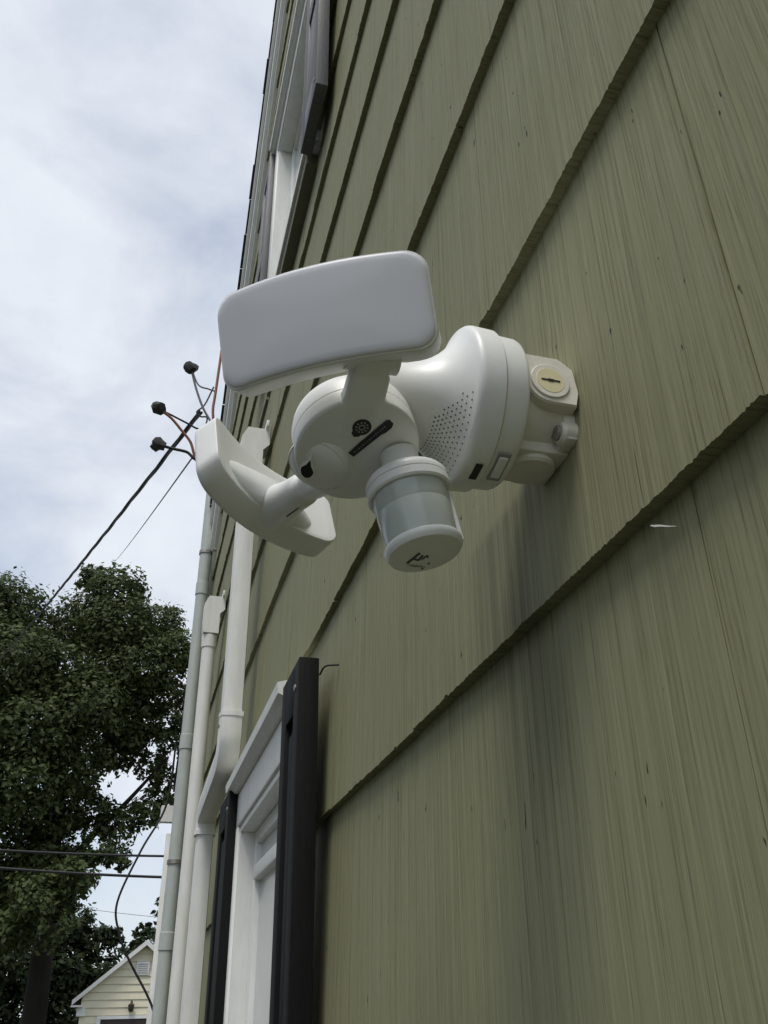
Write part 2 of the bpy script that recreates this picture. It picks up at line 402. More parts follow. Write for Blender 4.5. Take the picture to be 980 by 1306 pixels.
# windows -------------------------------------------------------------
def window(y0, y1, z0, z1, xj, cap=True, sill=True, bars=()):
    cs = .055
    mb = MB()
    for (a, b, c, dd) in ((y0 - cs, y0, z0, z1), (y1, y1 + cs, z0, z1), (y0 - cs, y1 + cs, z1 + .001, z1 + .075)):
        mb.box(-.026, .03, a, b, c, dd, .002)
    wn = H(mb.build('window', white_paint, house))
    H(MB().box(-.020, .075, y1 - .012, y1 - .001, z0 + .002, z1 - .002).box(-.020, .075, y0 + .001, y0 + .012, z0 + .002, z1 - .002).box(-.020, .075, y0 + .013, y1 - .013, z1 - .013, z1 - .001).build('jamb', white_paint, wn))
    if cap:
        c = MB(); c.add([(x, y, z) for y in (y0 - cs - .03, y1 + cs + .02) for x, z in ((.03, z1 + .076), (-.034, z1 + .076), (-.040, z1 + .082), (-.050, z1 + .086), (-.052, z1 + .104), (-.02, z1 + .113), (.03, z1 + .118))],
              [tuple(range(7)), tuple(range(7, 14))[::-1]] + [(i, i + 7, (i + 1) % 7 + 7, (i + 1) % 7) for i in range(7)])
        H(c.build('drip_cap', white_paint, wn, smooth=20))
    if sill:
        c = MB(); c.add([(x, y, z) for y in (y0 - cs - .02, y1 + cs + .01) for x, z in ((.075, z0 + .001), (-.034, z0 - .012), (-.034, z0 - .034), (.075, z0 - .04))],
              [(0, 1, 2, 3), (7, 6, 5, 4), (0, 4, 5, 1), (1, 5, 6, 2), (2, 6, 7, 3), (3, 7, 4, 0)])
        H(c.build('sill', white_paint, wn, smooth=0))
        H(MB().box(-.026, .03, y0 - cs, y1 + cs, z0 - .085, z0 - .041, .002).build('apron', olive_trim, wn))
    s = MB(); a, b = y0 + .013, y1 - .013
    for (p, q, u, v) in ((a, a + .04, z0 + .002, z1 - .014), (b - .04, b, z0 + .002, z1 - .014), (a + .041, b - .041, z1 - .042, z1 - .014), (a + .041, b - .041, z0 + .002, z0 + .06)): s.box(xj, xj + .03, p, q, u, v, .002)
    for zb_ in bars: s.box(xj - .004, xj + .03, a + .041, b - .041, zb_ - .014, zb_ + .014, .002)
    H(s.build('sash', white_paint, wn))
    H(MB().box(xj + .012, xj + .016, a + .0405, b - .0405, z0 + .0605, z1 - .0425).build('pane', glass_mat, wn))
    H(MB().box(xj + .034, xj + .036, a, b, z0 + .002, z1 - .014).build('curtain', mat('curtain', (.62, .62, .58), .8, .1, var=.15, vscale=12, stretch=(1, 6, .4)), wn))
    H(MB().box(.019, .021, y0, y1, z0, z1).build('blind_recess', tar, wn)) if False else None
    return wn
window(1.40, 1.985, -.85, .365, .012, bars=(.262,))
window(1.455, 2.13, 2.0, 2.95, .030)
# the core is solid behind the sashes: recess box
def shutter(y0, y1, z0, z1, m, lab):
    x0, x1 = -.046, -.016
    mb = MB(); st = min(.052, (y1 - y0) * .27)
    for (a, b, c, dd) in ((y0, y0 + st, z0, z1), (y1 - st, y1, z0, z1), (y0 + st + .0005, y1 - st - .0005, z1 - .075, z1), (y0 + st + .0005, y1 - st - .0005, z0, z0 + .10), (y0 + st + .0005, y1 - st - .0005, (z0 + z1) / 2 - .04, (z0 + z1) / 2 + .04)):
        mb.box(x0, x1, a, b, c, dd, .0018)
    s = H(mb.build('shutter', m, house)); s['label'] = lab
    for c, dd in ((z0 + .10, (z0 + z1) / 2 - .04), ((z0 + z1) / 2 + .04, z1 - .075)):
        H(MB().box(x0 + .009, x1 - .004, y0 + st + .001, y1 - st - .001, c + .001, dd - .001).box(x0 + .004, x0 + .0089, y0 + st + .014, y1 - st - .014, c + .02, dd - .02, .002).build('panel', m, s))
    for zz in (z0 + .05, z1 - .04):
        H(MB().lathe([(0, .005), (.002, .005), (.003, .003)], (x0 + .0005, y0 + .025, zz), (-1, 0, 0), 10).build('screw', screw_mat, s))
    return s
sn = shutter(1.150, 1.292, -.95, .452, black_paint, 'black shutter nearest the floodlight')
shutter(2.01, 2.215, -.95, .452, black_paint, 'black shutter beyond the lower window')
shutter(1.178, 1.378, 1.917, 3.02, weather_black, 'weathered grey-black shutter at the upper window')
shutter(2.20, 2.40, 1.917, 3.02, weather_black, 'weathered shutter on the far side of the upper window')
H(MB().tube(curve_pts([(-.014, 1.155, .428), (-.012, 1.125, .43), (.004, 1.11, .428)]), .0014, 6).build('shutter_hook', wire_black, sn))

# gutter at the far eave ------------------------------------------------
gt = MB(); pr = [(0, 0), (.055, 0), (.085, .03), (.085, .075), (.095, .085), (.089, .09), (.08, .078), (.08, .033), (.052, .005), (.005, .005), (.005, .09), (0, .09)]
Ye, Ze = YFAR + .13, .97
n = len(pr)
gt.add([(x, Ye + a, Ze + b) for x in (-.105, 8.1) for a, b in pr], [(i, i + n, (i + 1) % n + n, (i + 1) % n) for i in range(n)])
gt.box(-.109, -.1055, Ye, Ye + .088, Ze, Ze + .088)
gutter = H(gt.build('gutter', vinyl_white, house, smooth=0))
H(MB().box(-.064, -.022, Ye + .02, Ye + .07, -EYE + .1, Ze - .06, .004).build('gutter_downspout', vinyl_white, house))

# ------------------------------------------------------------------ downspout with offset elbow
ds = empty('wall_conduit', (-.05, 2.6, -EYE))
tag(ds, 'square white conduit jogging sideways round the head of the lower window', 'conduit')
def D_(o, root): return H(o)
def rect_tube(mb, pts, a, b):            # a: half width along y-ish, b: half depth (x); rounded ribs come from bevel
    vs = []; fs = []; n = 12
    for i, p in enumerate(pts):
        p = Vector(p); t = (Vector(pts[min(i + 1, len(pts) - 1)]) - Vector(pts[max(i - 1, 0)])).normalized()
        ux = Vector((1, 0, 0)); uy = t.cross(ux).normalized()
        for k in range(n):
            an = 2 * math.pi * (k + .5) / n; cx, sy = math.cos(an), math.sin(an)
            q = (abs(cx) ** 5 + abs(sy) ** 5) ** (-1 / 5)
            vs.append(p + ux * cx * q * b + uy * sy * q * a)
    for i in range(len(pts) - 1):
        for k in range(n):
            u, v = i * n + k, i * n + (k + 1) % n; fs.append((u, v, v + n, u + n))
    fs += [tuple(range(n))[::-1], tuple(range((len(pts) - 1) * n, len(pts) * n))]
    return mb.add(vs, fs)
D_(rect_tube(MB(), [(-.051, 2.06, .60), (-.051, 2.06, 1.40)], .030, .026).build('upper_pipe', vinyl_white, ds, 40), ds)
D_(rect_tube(MB(), [(-.049, 2.60, -EYE + .12), (-.049, 2.60, .52)], .030, .024).build('lower_pipe', vinyl_white, ds, 40), ds)
el = [(-.051, 2.06, .635), (-.051, 2.06, .585), (-.051, 2.066, .562), (-.051, 2.082, .545), (-.051, 2.11, .536), (-.05, 2.54, .517), (-.05, 2.575, .510), (-.05, 2.594, .496), (-.05, 2.60, .475), (-.05, 2.60, .455)]
D_(rect_tube(MB(), el, .0325, .0285).build('elbow', vinyl_white, ds, 40), ds)
for yy, zz in ((2.06, .637), (2.60, .455)):
    D_(rect_tube(MB(), [(-.05, yy, zz - .006), (-.05, yy, zz + .006)], .0345, .0305).build('seam_ring', vinyl_white, ds, 40), ds)
D_(MB().box(-.081, -.0798, 2.045, 2.062, .607, .613).build('screw', screw_mat, ds), ds)
def access_elbow(root, y, z, xf=-.082):
    c = MB(); c.add([(x, yy, z + q) for yy in (y - .032, y + .032) for x, q in ((xf + .004, 0), (xf, .03), (xf, .125), (xf + .016, .16), (.0, .16), (.0, .105), (-.018, .085), (-.018, 0))], [tuple(range(8)), tuple(range(8, 16))[::-1]] + [(i, i + 8, (i + 1) % 8 + 8, (i + 1) % 8) for i in range(8)])
    D_(c.build('elbow_body', vinyl_white, root, 30), root)
    D_(MB().box(-.014, -.006, y - .05, y + .05, z + .160, z + .182, .002).build('mounting_ear', vinyl_white, root), root)
access_elbow(ds, 2.06, 1.345)

# ------------------------------------------------------------------ white pvc conduit with access elbow
pv = empty('pvc_conduit', (-.05, 3.2, -EYE)); tag(pv, 'white plastic conduit ending in an access elbow on the wall', 'conduit')
D_(MB().tube([(-.048, 3.2, -EYE + .05), (-.05, 3.2, 1.30)], .026, 20).build('pipe', vinyl_white, pv, 50), pv)
D_(MB().lathe([(0, .029), (.05, .031), (.052, .028)], (-.05, 3.2, 1.26), (0, 0, 1), 20).build('collar', vinyl_white, pv, 40), pv)
access_elbow(pv, 3.2, 1.315)

# ------------------------------------------------------------------ grey service conduit
sv = empty('service_conduit', (-.047, 4.2, -EYE)); tag(sv, 'grey electrical service conduit climbing the far end of the wall', 'conduit')
D_(MB().tube([(-.05, 4.2, -EYE + .05), (-.05, 4.2, 2.72)], .031, 20).build('pipe', grey_pvc, sv, 50), sv)
for zz in (.25, 1.12, 1.95): D_(MB().lathe([(0, .0325), (.002, .0345), (.07, .0345), (.072, .0325)], (-.05, 4.2, zz), (0, 0, 1), 20).build('coupling', grey_pvc, sv, 40), sv)
for zz in (.60, 2.2): D_(MB().lathe([(0, .033), (0, .036), (.018, .036), (.018, .033)], (-.05, 4.2, zz), (0, 0, 1), 20).box(-.012, .006, 4.13, 4.27, zz, zz + .018).build('strap', screw_mat, sv, 40), sv)
D_(MB().lathe([(0, .033), (.02, .042), (.06, .05), (.10, .046), (.13, .03), (.14, 0)], (-.055, 4.2, 2.72), (-.35, -.05, .93), 20).build('weatherhead', grey_pvc, sv, 40), sv)

# ------------------------------------------------------------------ service drop: splices and cables
sp = empty('service_splices', (-.3, 4.2, 2.7)); tag(sp, 'three dark wire connectors with loose service leads fanning out beside the wall', 'wiring')
def lump(c, r, seed):
    bm = bmesh.new(); bmesh.ops.create_icosphere(bm, subdivisions=2, radius=r); q = random.Random(seed)
    for v in bm.verts: v.co = v.co * (1 + q.uniform(-.2, .2)); v.co.x *= 1.1
    return MB().bm(bm, Matrix.Translation(c))
s = 4.2 / 4.0
def P4(x, y, z): return ((x + .25) * y / 4.0 - .25, y, z * y / 4.0)
c1 = P4(-.2533, 4.2, 3.3398); c2 = P4(-.4068, 4.2, 3.0026); c3 = P4(-.3784, 4.2, 2.7536)
head = P4(-.098, 4.2, 2.95)
for i, cc in enumerate((c1, c2, c3)):
    D_(lump(cc, .040, i + 3).build('connector', mat('grey_connector', (.075, .075, .07), .7, .2, var=.3, vscale=40), sp, 25), sp)
D_(MB().tube(curve_pts([c1, P4(-.21, 4.2, 3.19), P4(-.16, 4.2, 3.06), P4(-.115, 4.2, 2.98), head]), .0075, 8).build('lead', wire_grey, sp), sp)
D_(MB().tube(curve_pts([c1, P4(-.20, 4.2, 3.22), P4(-.14, 4.2, 3.20), P4(-.10, 4.2, 3.19)]), .005, 8).build('lead', wire_grey, sp), sp)
D_(MB().tube(curve_pts([c2, P4(-.33, 4.2, 2.95), P4(-.26, 4.2, 2.87), P4(-.205, 4.2, 2.80), P4(-.15, 4.2, 2.68), head]), .0085, 8).build('lead', wire_rust, sp), sp)
D_(MB().tube(curve_pts([c2, P4(-.33, 4.2, 2.97), P4(-.24, 4.2, 2.93), P4(-.17, 4.2, 2.90), P4(-.12, 4.2, 2.92)]), .006, 8).build('lead', wire_black, sp), sp)
D_(MB().tube(curve_pts([c3, P4(-.30, 4.2, 2.74), P4(-.22, 4.2, 2.73), P4(-.15, 4.2, 2.70), head]), .009, 8).build('lead', wire_black, sp), sp)
D_(MB().tube(curve_pts([P4(-.080, 4.2, 3.70), P4(-.095, 4.2, 3.20), P4(-.10, 4.2, 3.05), P4(-.085, 4.2, 2.93), head]), .0085, 8).build('lead', wire_rust, sp), sp)
D_(MB().tube(curve_pts([P4(-.11, 4.2, 3.22), P4(-.15, 4.2, 3.08), P4(-.19, 4.2, 3.02), P4(-.165, 4.2, 2.99), P4(-.13, 4.2, 2.99), P4(-.13, 4.2, 2.93)]), .005, 8).build('lead', wire_black, sp), sp)

def cable(name, a, b, sag, r, m, n=24, wob=0, lab=''):
    a, b = Vector(a), Vector(b); q = random.Random(name)
    pts = [a.lerp(b, i / n) + Vector((0, 0, -sag * 4 * (i / n) * (1 - i / n) + q.uniform(-wob, wob))) for i in range(n + 1)]
    mb = MB()
    if wob:
        for ph in (0, 2.1, 4.2):
            pp = []
            for i in range(n * 6 + 1):
                t = i / (n * 6); k = min(n - 1, int(t * n)); p = pts[k].lerp(pts[k + 1], t * n - k); aa = t * 60 + ph
                pp.append(p + Vector((math.cos(aa), 0, math.sin(aa))) * r * .8)
            mb.tube(pp, r * .7, 5)
    else: mb.tube(pts, r, 6)
    return tag(mb.build(name, m), lab, 'cable')
cable('service_drop_cable', P4(-.17, 4.2, 3.02), (-3.95, 21, 7.45), .10, .011, wire_black, 30, .004, 'twisted dark service drop cable running from the splices down past the oak')
cable('telephone_wire', P4(-.14, 4.2, 2.80), (-1.86, 25, 12.5), .05, .006, wire_grey, 20, 0, 'thin grey wire slanting across the sky below the twisted cable')
cable('utility_line', (-4.6, 18, 2.86), (1.2, 18, 2.73), .06, .022, wire_black, 16, 0, 'upper of two thick black utility lines crossing in front of the oak')
cable('utility_line', (-4.6, 18, 2.60), (1.2, 18, 2.33), .06, .025, wire_black, 16, 0, 'lower of two thick black utility lines crossing in front of the oak')
cable('utility_wire', (-1.4, 24, 2.40), (1.6, 24, 2.12), .03, .006, wire_grey, 12, 0, 'faint thin wire just above the garage roof peak')
lp = [P4(-.108, 4.45, 1.10), P4(-.1202, 4.5, .824), P4(-.2078, 4.5, .6242), P4(-.2782, 4.5, .4222), P4(-.2558, 4.5, .3044), P4(-.2021, 4.5, .2041), P4(-.0846, 4.5, .0231), P4(-.075, 4.5, -.12), P4(-.055, 4.5, -.35)]
tag(MB().tube(curve_pts(lp), .0052, 8).build('hanging_cable', wire_black), 'slack black cable looping off the wall in front of the garage', 'cable')

# ------------------------------------------------------------------ junction box
YF, ZF = .432, .362
jb = empty('junction_box', (0, YF, ZF)); tag(jb, 'cream round weatherproof junction box fixed to the shingles behind the floodlight', 'junction box')
D_(MB().lathe([(-.009, .0385), (-.006, .0398), (.030, .0412), (.0365, .0415)], (0, YF, ZF), (-1, 0, 0), 56).build('body', box_mat, jb), jb)
hub = MB()
nn = 14; out2 = []
for (x, z) in [(-.036, .020), (-.009, .020), (.001, .012), (.003, -.008), (.000, -.0195)]: out2.append((x, z))
for k in range(7):
    a = -math.pi / 2 - k * (math.pi / 2) / 6; out2.append((-.018 + .0180 * math.cos(a) * 1.0, -.0015 + .0180 * math.sin(a)))
m_ = len(out2)
hub.add([(x, y, ZF + z) for y in (YF - .0455, YF - .0440, YF - .02) for x, z in [((q[0] + .018) * (.955 if y == YF - .0455 else 1) - .018, q[1] * (.955 if y == YF - .0455 else 1)) for q in out2]],
        [tuple(range(m_))] + [(r_ * m_ + i, r_ * m_ + (i + 1) % m_, r_ * m_ + m_ + (i + 1) % m_, r_ * m_ + m_ + i) for r_ in (0, 1) for i in range(m_)])
hb = D_(hub.build('hub', box_mat, jb, 25), jb)
D_(MB().lathe([(0, .0140), (.0010, .0140), (.0013, .0136), (.0013, .0118)], (-.018, YF - .0455, ZF - .002), (0, -1, 0), 32).build('ring', box_mat, hb), jb)
pl = D_(MB().lathe([(0, .0106), (.0010, .0106), (.0015, .0101), (.0015, 0)], (-.018, YF - .0455, ZF - .002), (0, -1, 0), 32).build('plug', plug_mat, jb), jb)
D_(MB().box(-.0248, -.0112, YF - .0474, YF - .0469, ZF - .0027, ZF - .0015).box(-.020, -.016, YF - .0475, YF - .0469, ZF - .0032, ZF - .001).build('slot', dark_mark, pl), jb)
D_(MB().lathe([(0, .019), (.007, .019), (.009, .0175), (.009, 0)], (-.018, YF, ZF - .036), (0, .10, -1), 28).box(-.036, .004, YF - .021, YF + .02, ZF - .0425, ZF - .03, .003).build('hub', box_mat, jb, 30), jb)
lug = D_(MB().lathe([(-.012, .0085), (.004, .0085), (.0065, .007), (.0065, 0)], (-.002, YF - .030, ZF - .032), (-1, 0, 0), 20).box(-.006, .008, YF - .036, YF - .015, ZF - .040, ZF - .018, .002).build('mounting_lug', box_mat, jb, 30), jb)
D_(MB().lathe([(0, .0052), (.0016, .0052), (.0026, .004), (.0026, 0)], (-.0085, YF - .030, ZF - .032), (-1, 0, 0), 16).box(-.0114, -.0111, YF - .035, YF - .025, ZF - .0326, ZF - .0314).build('screw', screw_mat, jb, 30), jb)

# ------------------------------------------------------------------ floodlight
fx = empty('security_floodlight', (-.036, YF, ZF))
tag(fx, 'white twin-head security floodlight with motion sensor mounted on the olive shingle wall', 'floodlight')
def F(o): return D_(o, fx)
base = F(MB().lathe([(.0355, .047), (.0355, .0515), (.0365, .0530), (.0385, .0538), (.0525, .0545), (.0530, .0552)], (0, YF, ZF), (-1, 0, 0), 96).build('back_plate', white_plastic, fx, 40))
TR = [(.0535, .0560), (.0545, .0572), (.0680, .0578), (.0705, .0573), (.0722, .0560), (.0730, .0540), (.0742, .0510), (.0765, .0465), (.080, .0415), (.085, .0365), (.091, .0322), (.099, .0285), (.108, .0258), (.118, .0243), (.132, .0235), (.140, .0225)]
body = F(MB().lathe(TR, (0, YF, ZF), (-1, 0, 0), 96).build('housing', white_plastic, fx, 40))
# speaker perforation on the lower front of the flare
sg = MB()
def flare(t):
    for (t0, r0), (t1, r1) in zip(TR[:-1], TR[1:]):
        if t0 <= t <= t1: return r0 + (r1 - r0) * (t - t0) / (t1 - t0), (r1 - r0) / (t1 - t0)
for i in range(9):
    t = .0745 + i * .0021
    r_, sl = flare(t)
    for j in range(17):
        a = R(206 + j * 5.6 + (2.8 if i % 2 else 0))
        if j < i * .8 - 2 : continue
        nrm = Vector((sl, math.cos(a), math.sin(a)))        # axis is -x: profile slope tilts the normal along +x when narrowing
        nrm = Vector((sl, math.cos(a), math.sin(a))).normalized()
        p = Vector((-t, YF + r_ * math.cos(a), ZF + r_ * math.sin(a))) + nrm * .0002
        sg.lathe([(0, .00062), (.0001, .0005)], p, nrm, 7)
o = F(sg.build('speaker_holes', mat('hole_grey', (.07, .07, .065), .7), body, 0)); o['kind'] = 'stuff'

# hub drum
DN = Vector((.072, -.313, -.947)).normalized(); DC = Vector((-.1395, .43, .3112))
da = (Vector((1, 0, 0)) - DN * DN.x).normalized(); db = DN.cross(da)          # in-plane axes
drum = F(MB().lathe([(.0, .0), (.0, .0388), (-.0003, .0397), (-.0012, .0406), (-.0030, .0410), (-.0138, .0410), (-.0140, .0405), (-.0145, .0405), (-.0147, .0410), (-.024, .0410), (-.031, .0395), (-.038, .034), (-.043, .024), (-.045, 0)], DC, DN, 80).build('hub_drum', white_plastic, fx, 35))
def onface(u, v, h=.0004): return DC + da * u + db * v + DN * h
def decal(mb, poly, h=.0004, th=.0002):
    n = len(poly); return mb.add([onface(u, v, h) for u, v in poly] + [onface(u, v, h + th) for u, v in poly], [tuple(range(n)), tuple(range(n, 2 * n))] + [(i, (i + 1) % n, (i + 1) % n + n, i + n) for i in range(n)])
# ---- decals are placed further down
# upper tab to the lamp
LAMP_L, LAMP_H, LAMP_S, LAMP_T = .138, .0650, .0135, .0225
def outline(L, Hh, rc, n=10):
    o = []
    for cx, cz, a0 in ((L / 2 - rc, Hh / 2 - rc, 0), (-L / 2 + rc, Hh / 2 - rc, 90), (-L / 2 + rc, -Hh / 2 + rc, 180), (L / 2 - rc, -Hh / 2 + rc, 270)):
        for k in range(n + 1):
            a = R(a0 + 90 * k / n); o.append((cx + rc * math.cos(a), cz + rc * math.sin(a)))
    res = []
    for (x0, z0), (x1, z1) in zip(o, o[1:] + o[:1]):            # subdivide the long sides so that they can bend
        m = max(1, int(math.hypot(x1 - x0, z1 - z0) / .006))
        for k in range(m): res.append((x0 + (x1 - x0) * k / m, z0 + (z1 - z0) * k / m))
    return res
def panel_mesh(levels, L=LAMP_L, Hh=LAMP_H, s=LAMP_S, rc=.0135, close_front=True, close_back=True, dome=0):
    vs = []; fs = []; n = None; rings = []
    for inset, dd in levels:
        o = outline(L, Hh, rc); ring = []
        for x, z in o:
            k = 1 - 2 * inset / L; kz = 1 - 2 * inset / Hh
            ring.append((x * k, z * kz, dd))
        rings.append(ring)
    def inner(ring, ks, dm):
        o = []
        for k in ks: o.append([(x * k, z * k, dd + dm * (1 - k * k)) for x, z, dd in ring])
        return o
    allr = (inner(rings[0], (.02, .1, .2, .3, .4, .5, .6, .7, .8, .9), 0) if close_back else []) + rings + (inner(rings[-1], (.93, .86, .78, .7, .6, .5, .4, .3, .2, .1, .03), dome) if close_front else [])
    n = len(allr[0])
    for ring in allr:
        for x, z, dd in ring: vs.append(Vector((x, dd + s * (1 - (2 * x / L) ** 2), z)))
    for i in range(len(allr) - 1):
        for k in range(n): a, b = i * n + k, i * n + (k + 1) % n; fs.append((a, b, b + n, a + n))
    if close_back: fs.append(tuple(range(n)))
    if close_front: fs.append(tuple(range((len(allr) - 1) * n, len(allr) * n)))
    return vs, fs
def frame(front, length):
    fr = Vector(front).normalized(); ln = Vector(length); ln = (ln - fr * ln.dot(fr)).normalized(); up = ln.cross(fr)
    if up.z < 0: up = -up
    return ln, fr, up
def lamp(center, front, length, name):
    ln, fr, up = frame(front, length); c = Vector(center)
    def W(v): return c + ln * v.x + fr * v.y + up * v.z
    vs, fs = panel_mesh([(.0042, -LAMP_T), (.0022, -LAMP_T + .0005), (.0014, -LAMP_T + .0022), (.0002, -.006), (0, -.003), (0, -.0009), (.0004, -.0003), (.0014, -.0002)], close_front=False)
    h = F(MB().add([W(v) for v in vs], fs).build('lamp_head', white_plastic, fx, 38))
    vs, fs = panel_mesh([(.0013, -.004), (.0012, .0001), (.0014, .0008), (.0021, .0015), (.0036, .0020), (.0065, .0022)], close_back=False, dome=.0006)
    F(MB().add([W(v) for v in vs], fs).build('diffuser', diffuser_mat, h, 60))
    return h, W, ln, fr, up
UP_C = (-.1755, .3735, .3634)
lu, WU, lnu, fru, upu = lamp(UP_C, (-.48, -.81, -.34), (.85, -.52, .02), 'upper')
LO_C = (-.1843, .580, .364)
ll, WL, lnl, frl, upl = lamp(LO_C, (-.588, .756, -.288), (.804, .586, -.101), 'lower')
lu['label'] = 'upper lamp head with its frosted face turned to the viewer'; ll['label'] = 'lower lamp head seen from behind'

def loft(mb, secs, n=24, p=4):                 # sections: centre, axis a, axis b, half a, half b (rounded squares)
    vs = []; fs = []
    for c, a, b, ha, hb_ in secs:
        for k in range(n):
            an = 2 * math.pi * k / n; q = (abs(math.cos(an)) ** p + abs(math.sin(an)) ** p) ** (-1 / p)
            vs.append(Vector(c) + Vector(a) * (math.cos(an) * q * ha) + Vector(b) * (math.sin(an) * q * hb_))
    for i in range(len(secs) - 1):
        for k in range(n): u, v = i * n + k, i * n + (k + 1) % n; fs.append((u, v, v + n, u + n))
    fs += [tuple(range(n))[::-1], tuple(range((len(secs) - 1) * n, len(secs) * n))]
    return mb.add(vs, fs)
# tab: lies in the plane of the drum's face and reaches the upper lamp
def DP(u, v, h): return DC + da * u + db * v + DN * h
F(loft(MB(), [(DP(-.0048, .010, -.0060), da, DN, .0142, .0063), (DP(-.0048, .036, -.0060), da, DN, .0142, .0063), (DP(-.0050, .0400, -.0060), da, DN, .0130, .0063), (DP(-.0052, .056, -.0062), da, DN, .0124, .0063), (DP(-.0052, .0575, -.0085), da, DN, .0115, .0075), (DP(-.0052, .068, -.0095), da, DN, .0112, .0075)], 32, 6).build('upper_arm', white_plastic, fx, 40))
F(MB().lathe([(-.0165, .0098), (.0165, .0098)], DP(-.0052, .064, -.012), da, 28).build('upper_hinge', white_plastic, fx, 40))
# shallow knuckle on the drum's outer side, and the arm to the lower lamp
bax = (DN * .88 - da * .42 - db * .12).normalized()
bc = DP(-.0235, -.0150, -.0030)
boss = F(MB().lathe([(-.012, .0200), (.0005, .0203), (.0013, .0200), (.0014, .0190), (.0020, .0186), (.0042, .0166), (.0057, .0130), (.0065, .007), (.0067, 0)], bc, bax, 48).build('knuckle', white_plastic, fx, 60))
hx = (-da - bax * (-da).dot(bax)).normalized(); hy = bax.cross(hx)
def drop(k, h):
    o = []
    for i in range(20):
        a = 2 * math.pi * i / 20; rr = 1.0 if math.sin(a) < 0 else (1.0 - .35 * abs(math.sin(a)) + .75 * math.sin(a) ** 8)
        o.append(bc + hx * (.0042 + math.cos(a) * .0036 * k * (1 if math.sin(a) < 0 else 1 - .5 * math.sin(a))) + hy * HS * (-.0005 + math.sin(a) * .0058 * k * rr) + bax * h)
    return o
HS = 1 if (bax.cross(hx)).dot(db) > 0 else -1
F(MB().add(drop(1.62, .0048) + drop(1.5, .0080) + drop(1.2, .0084), [(i, (i + 1) % 20, (i + 1) % 20 + 20, i + 20) for i in range(20)] + [(20 + i, 20 + (i + 1) % 20, 40 + (i + 1) % 20, 40 + i) for i in range(20)]).build('wire_port', white_plastic, boss, 40))
F(MB().add(drop(1.22, .0082), [tuple(range(20))]).build('wire_opening', dark_hole, boss, 0))
def bendy(x): return LAMP_S * (1 - (2 * x / LAMP_L) ** 2)
a_end = WL(Vector((.008, -LAMP_T + bendy(0) + .001, -.0165)))
a0 = DP(-.0130, -.0300, -.0125); dr = (a_end - a0).normalized()
La = (a_end - a0).length
F(MB().lathe([(-.008, .0120), (.0, .0122), (La * .22, .0118), (La * .25, .0100), (La * .40, .0100), (La * .42, .0125), (La * .64, .0132), (La * .85, .0158), (La + .004, .020)], a0, dr, 36).build('lower_arm', white_plastic, fx, 50))
F(MB().tube([a0 + dr * La * .46 + (dr.cross(Vector((1, 0, 0)))).normalized() * .0 + (-DN - dr * (-DN).dot(dr)).normalized() * -.0127, a0 + dr * La * .70 + (-DN - dr * (-DN).dot(dr)).normalized() * -.0140], .0006, 6).build('arm_slot', dark_mark, fx))
F(loft(MB(), [(WL(Vector((x, -LAMP_T + bendy(x) + .002, -.0140))), upl, frl, hz, hd) for x, hz, hd in ((-.052, .004, .001), (-.040, .011, .006), (-.022, .0155, .012), (0.004, .017, .018), (.022, .016, .013), (.036, .012, .006), (.046, .004, .001))], 28, 2.3).build('hinge_saddle', white_plastic, ll, 60))

# motion sensor
PD = Vector((.177, -.057, -.983)).normalized(); PT = Vector((-.1078, .4292, .2908)); PL = .0462
pa = F(MB().lathe([(-.024, .0125), (-.0055, .0130), (-.0050, .0165), (-.0042, .0170), (-.0040, .0250), (-.0015, .0268), (.0005, .0272), (.0025, .0272), (.0028, .0265), (.0032, .0272), (.0085, .0272), (.0098, .0262), (.0100, .0235)], PT, PD, 64).build('sensor_collar', white_plastic, fx, 30))
F(MB().lathe([(.0098, .0246), (.0220, .02396), (.0222, .02388), (.0224, .02394), (PL - .0002, .0226)], PT, PD, 64).build('sensor_lens', lens_mat, fx, 30))
F(MB().lathe([(PL - .0005, .0215), (PL - .0005, .0242), (PL + .0005, .0247), (PL + .0035, .0243), (PL + .0055, .0228), (PL + .0062, .019), (PL + .0066, 0)], PT, PD, 64).build('sensor_cap', white_plastic, fx, 35))
pu = (Vector((1, 0, 0)) - PD * PD.x).normalized(); pvv = PD.cross(pu)
fin = MB(); c0 = PT + pu * .0236 + PD * .004
fin.obox(PT + pu * .0235 + PD * (PL * .5 + .004), pu, pvv, PD, .0016, .0075, PL * .5 - .003, .001)
F(fin.build('sensor_spine', white_plastic, fx, 40))
# ------------------------------------------------------------------ small print on the fixture
def ring_poly(cx, cy, r, n=24): return [(cx + r * math.cos(2 * math.pi * k / n), cy + r * math.sin(2 * math.pi * k / n)) for k in range(n)]
mk = MB()
e0, e1 = Vector((-.0047, -.002)), Vector((.0142, .0266)); tt = (e1 - e0).normalized(); pp = Vector((-tt.y, tt.x))
def P2(a, b): q = e0 + tt * a + pp * b; return (q.x, q.y)
Lb = (e1 - e0).length
decal(mk, [P2(0, -.0026), P2(Lb * .70, -.0034), P2(Lb * .78, -.0044), P2(Lb * .94, -.0044), P2(Lb * 1.02, -.0028), P2(Lb * 1.03, .0012), P2(Lb * .98, .0026), P2(Lb * .30, .0028), P2(0, .0022)])
decal(mk, ring_poly(-.0026, .0202, .0062))
decal(mk, [(-.0072, .0205), (-.0020, .0150), (-.0026, .0128), (-.0062, .0122), (-.0082, .0150)], .0003)
F(mk.build('printed_label', dark_mark, drum, 0))
mk = MB()
for i in range(15):
    a = .003 + i * (Lb - .008) / 14; hgt = rnd.uniform(.0006, .0013)
    decal(mk, [P2(a, -.0002 - hgt * .5), P2(a + .0007, -.0002 - hgt * .5), P2(a + .0007, -.0002 + hgt * .5), P2(a, -.0002 + hgt * .5)], .0007)
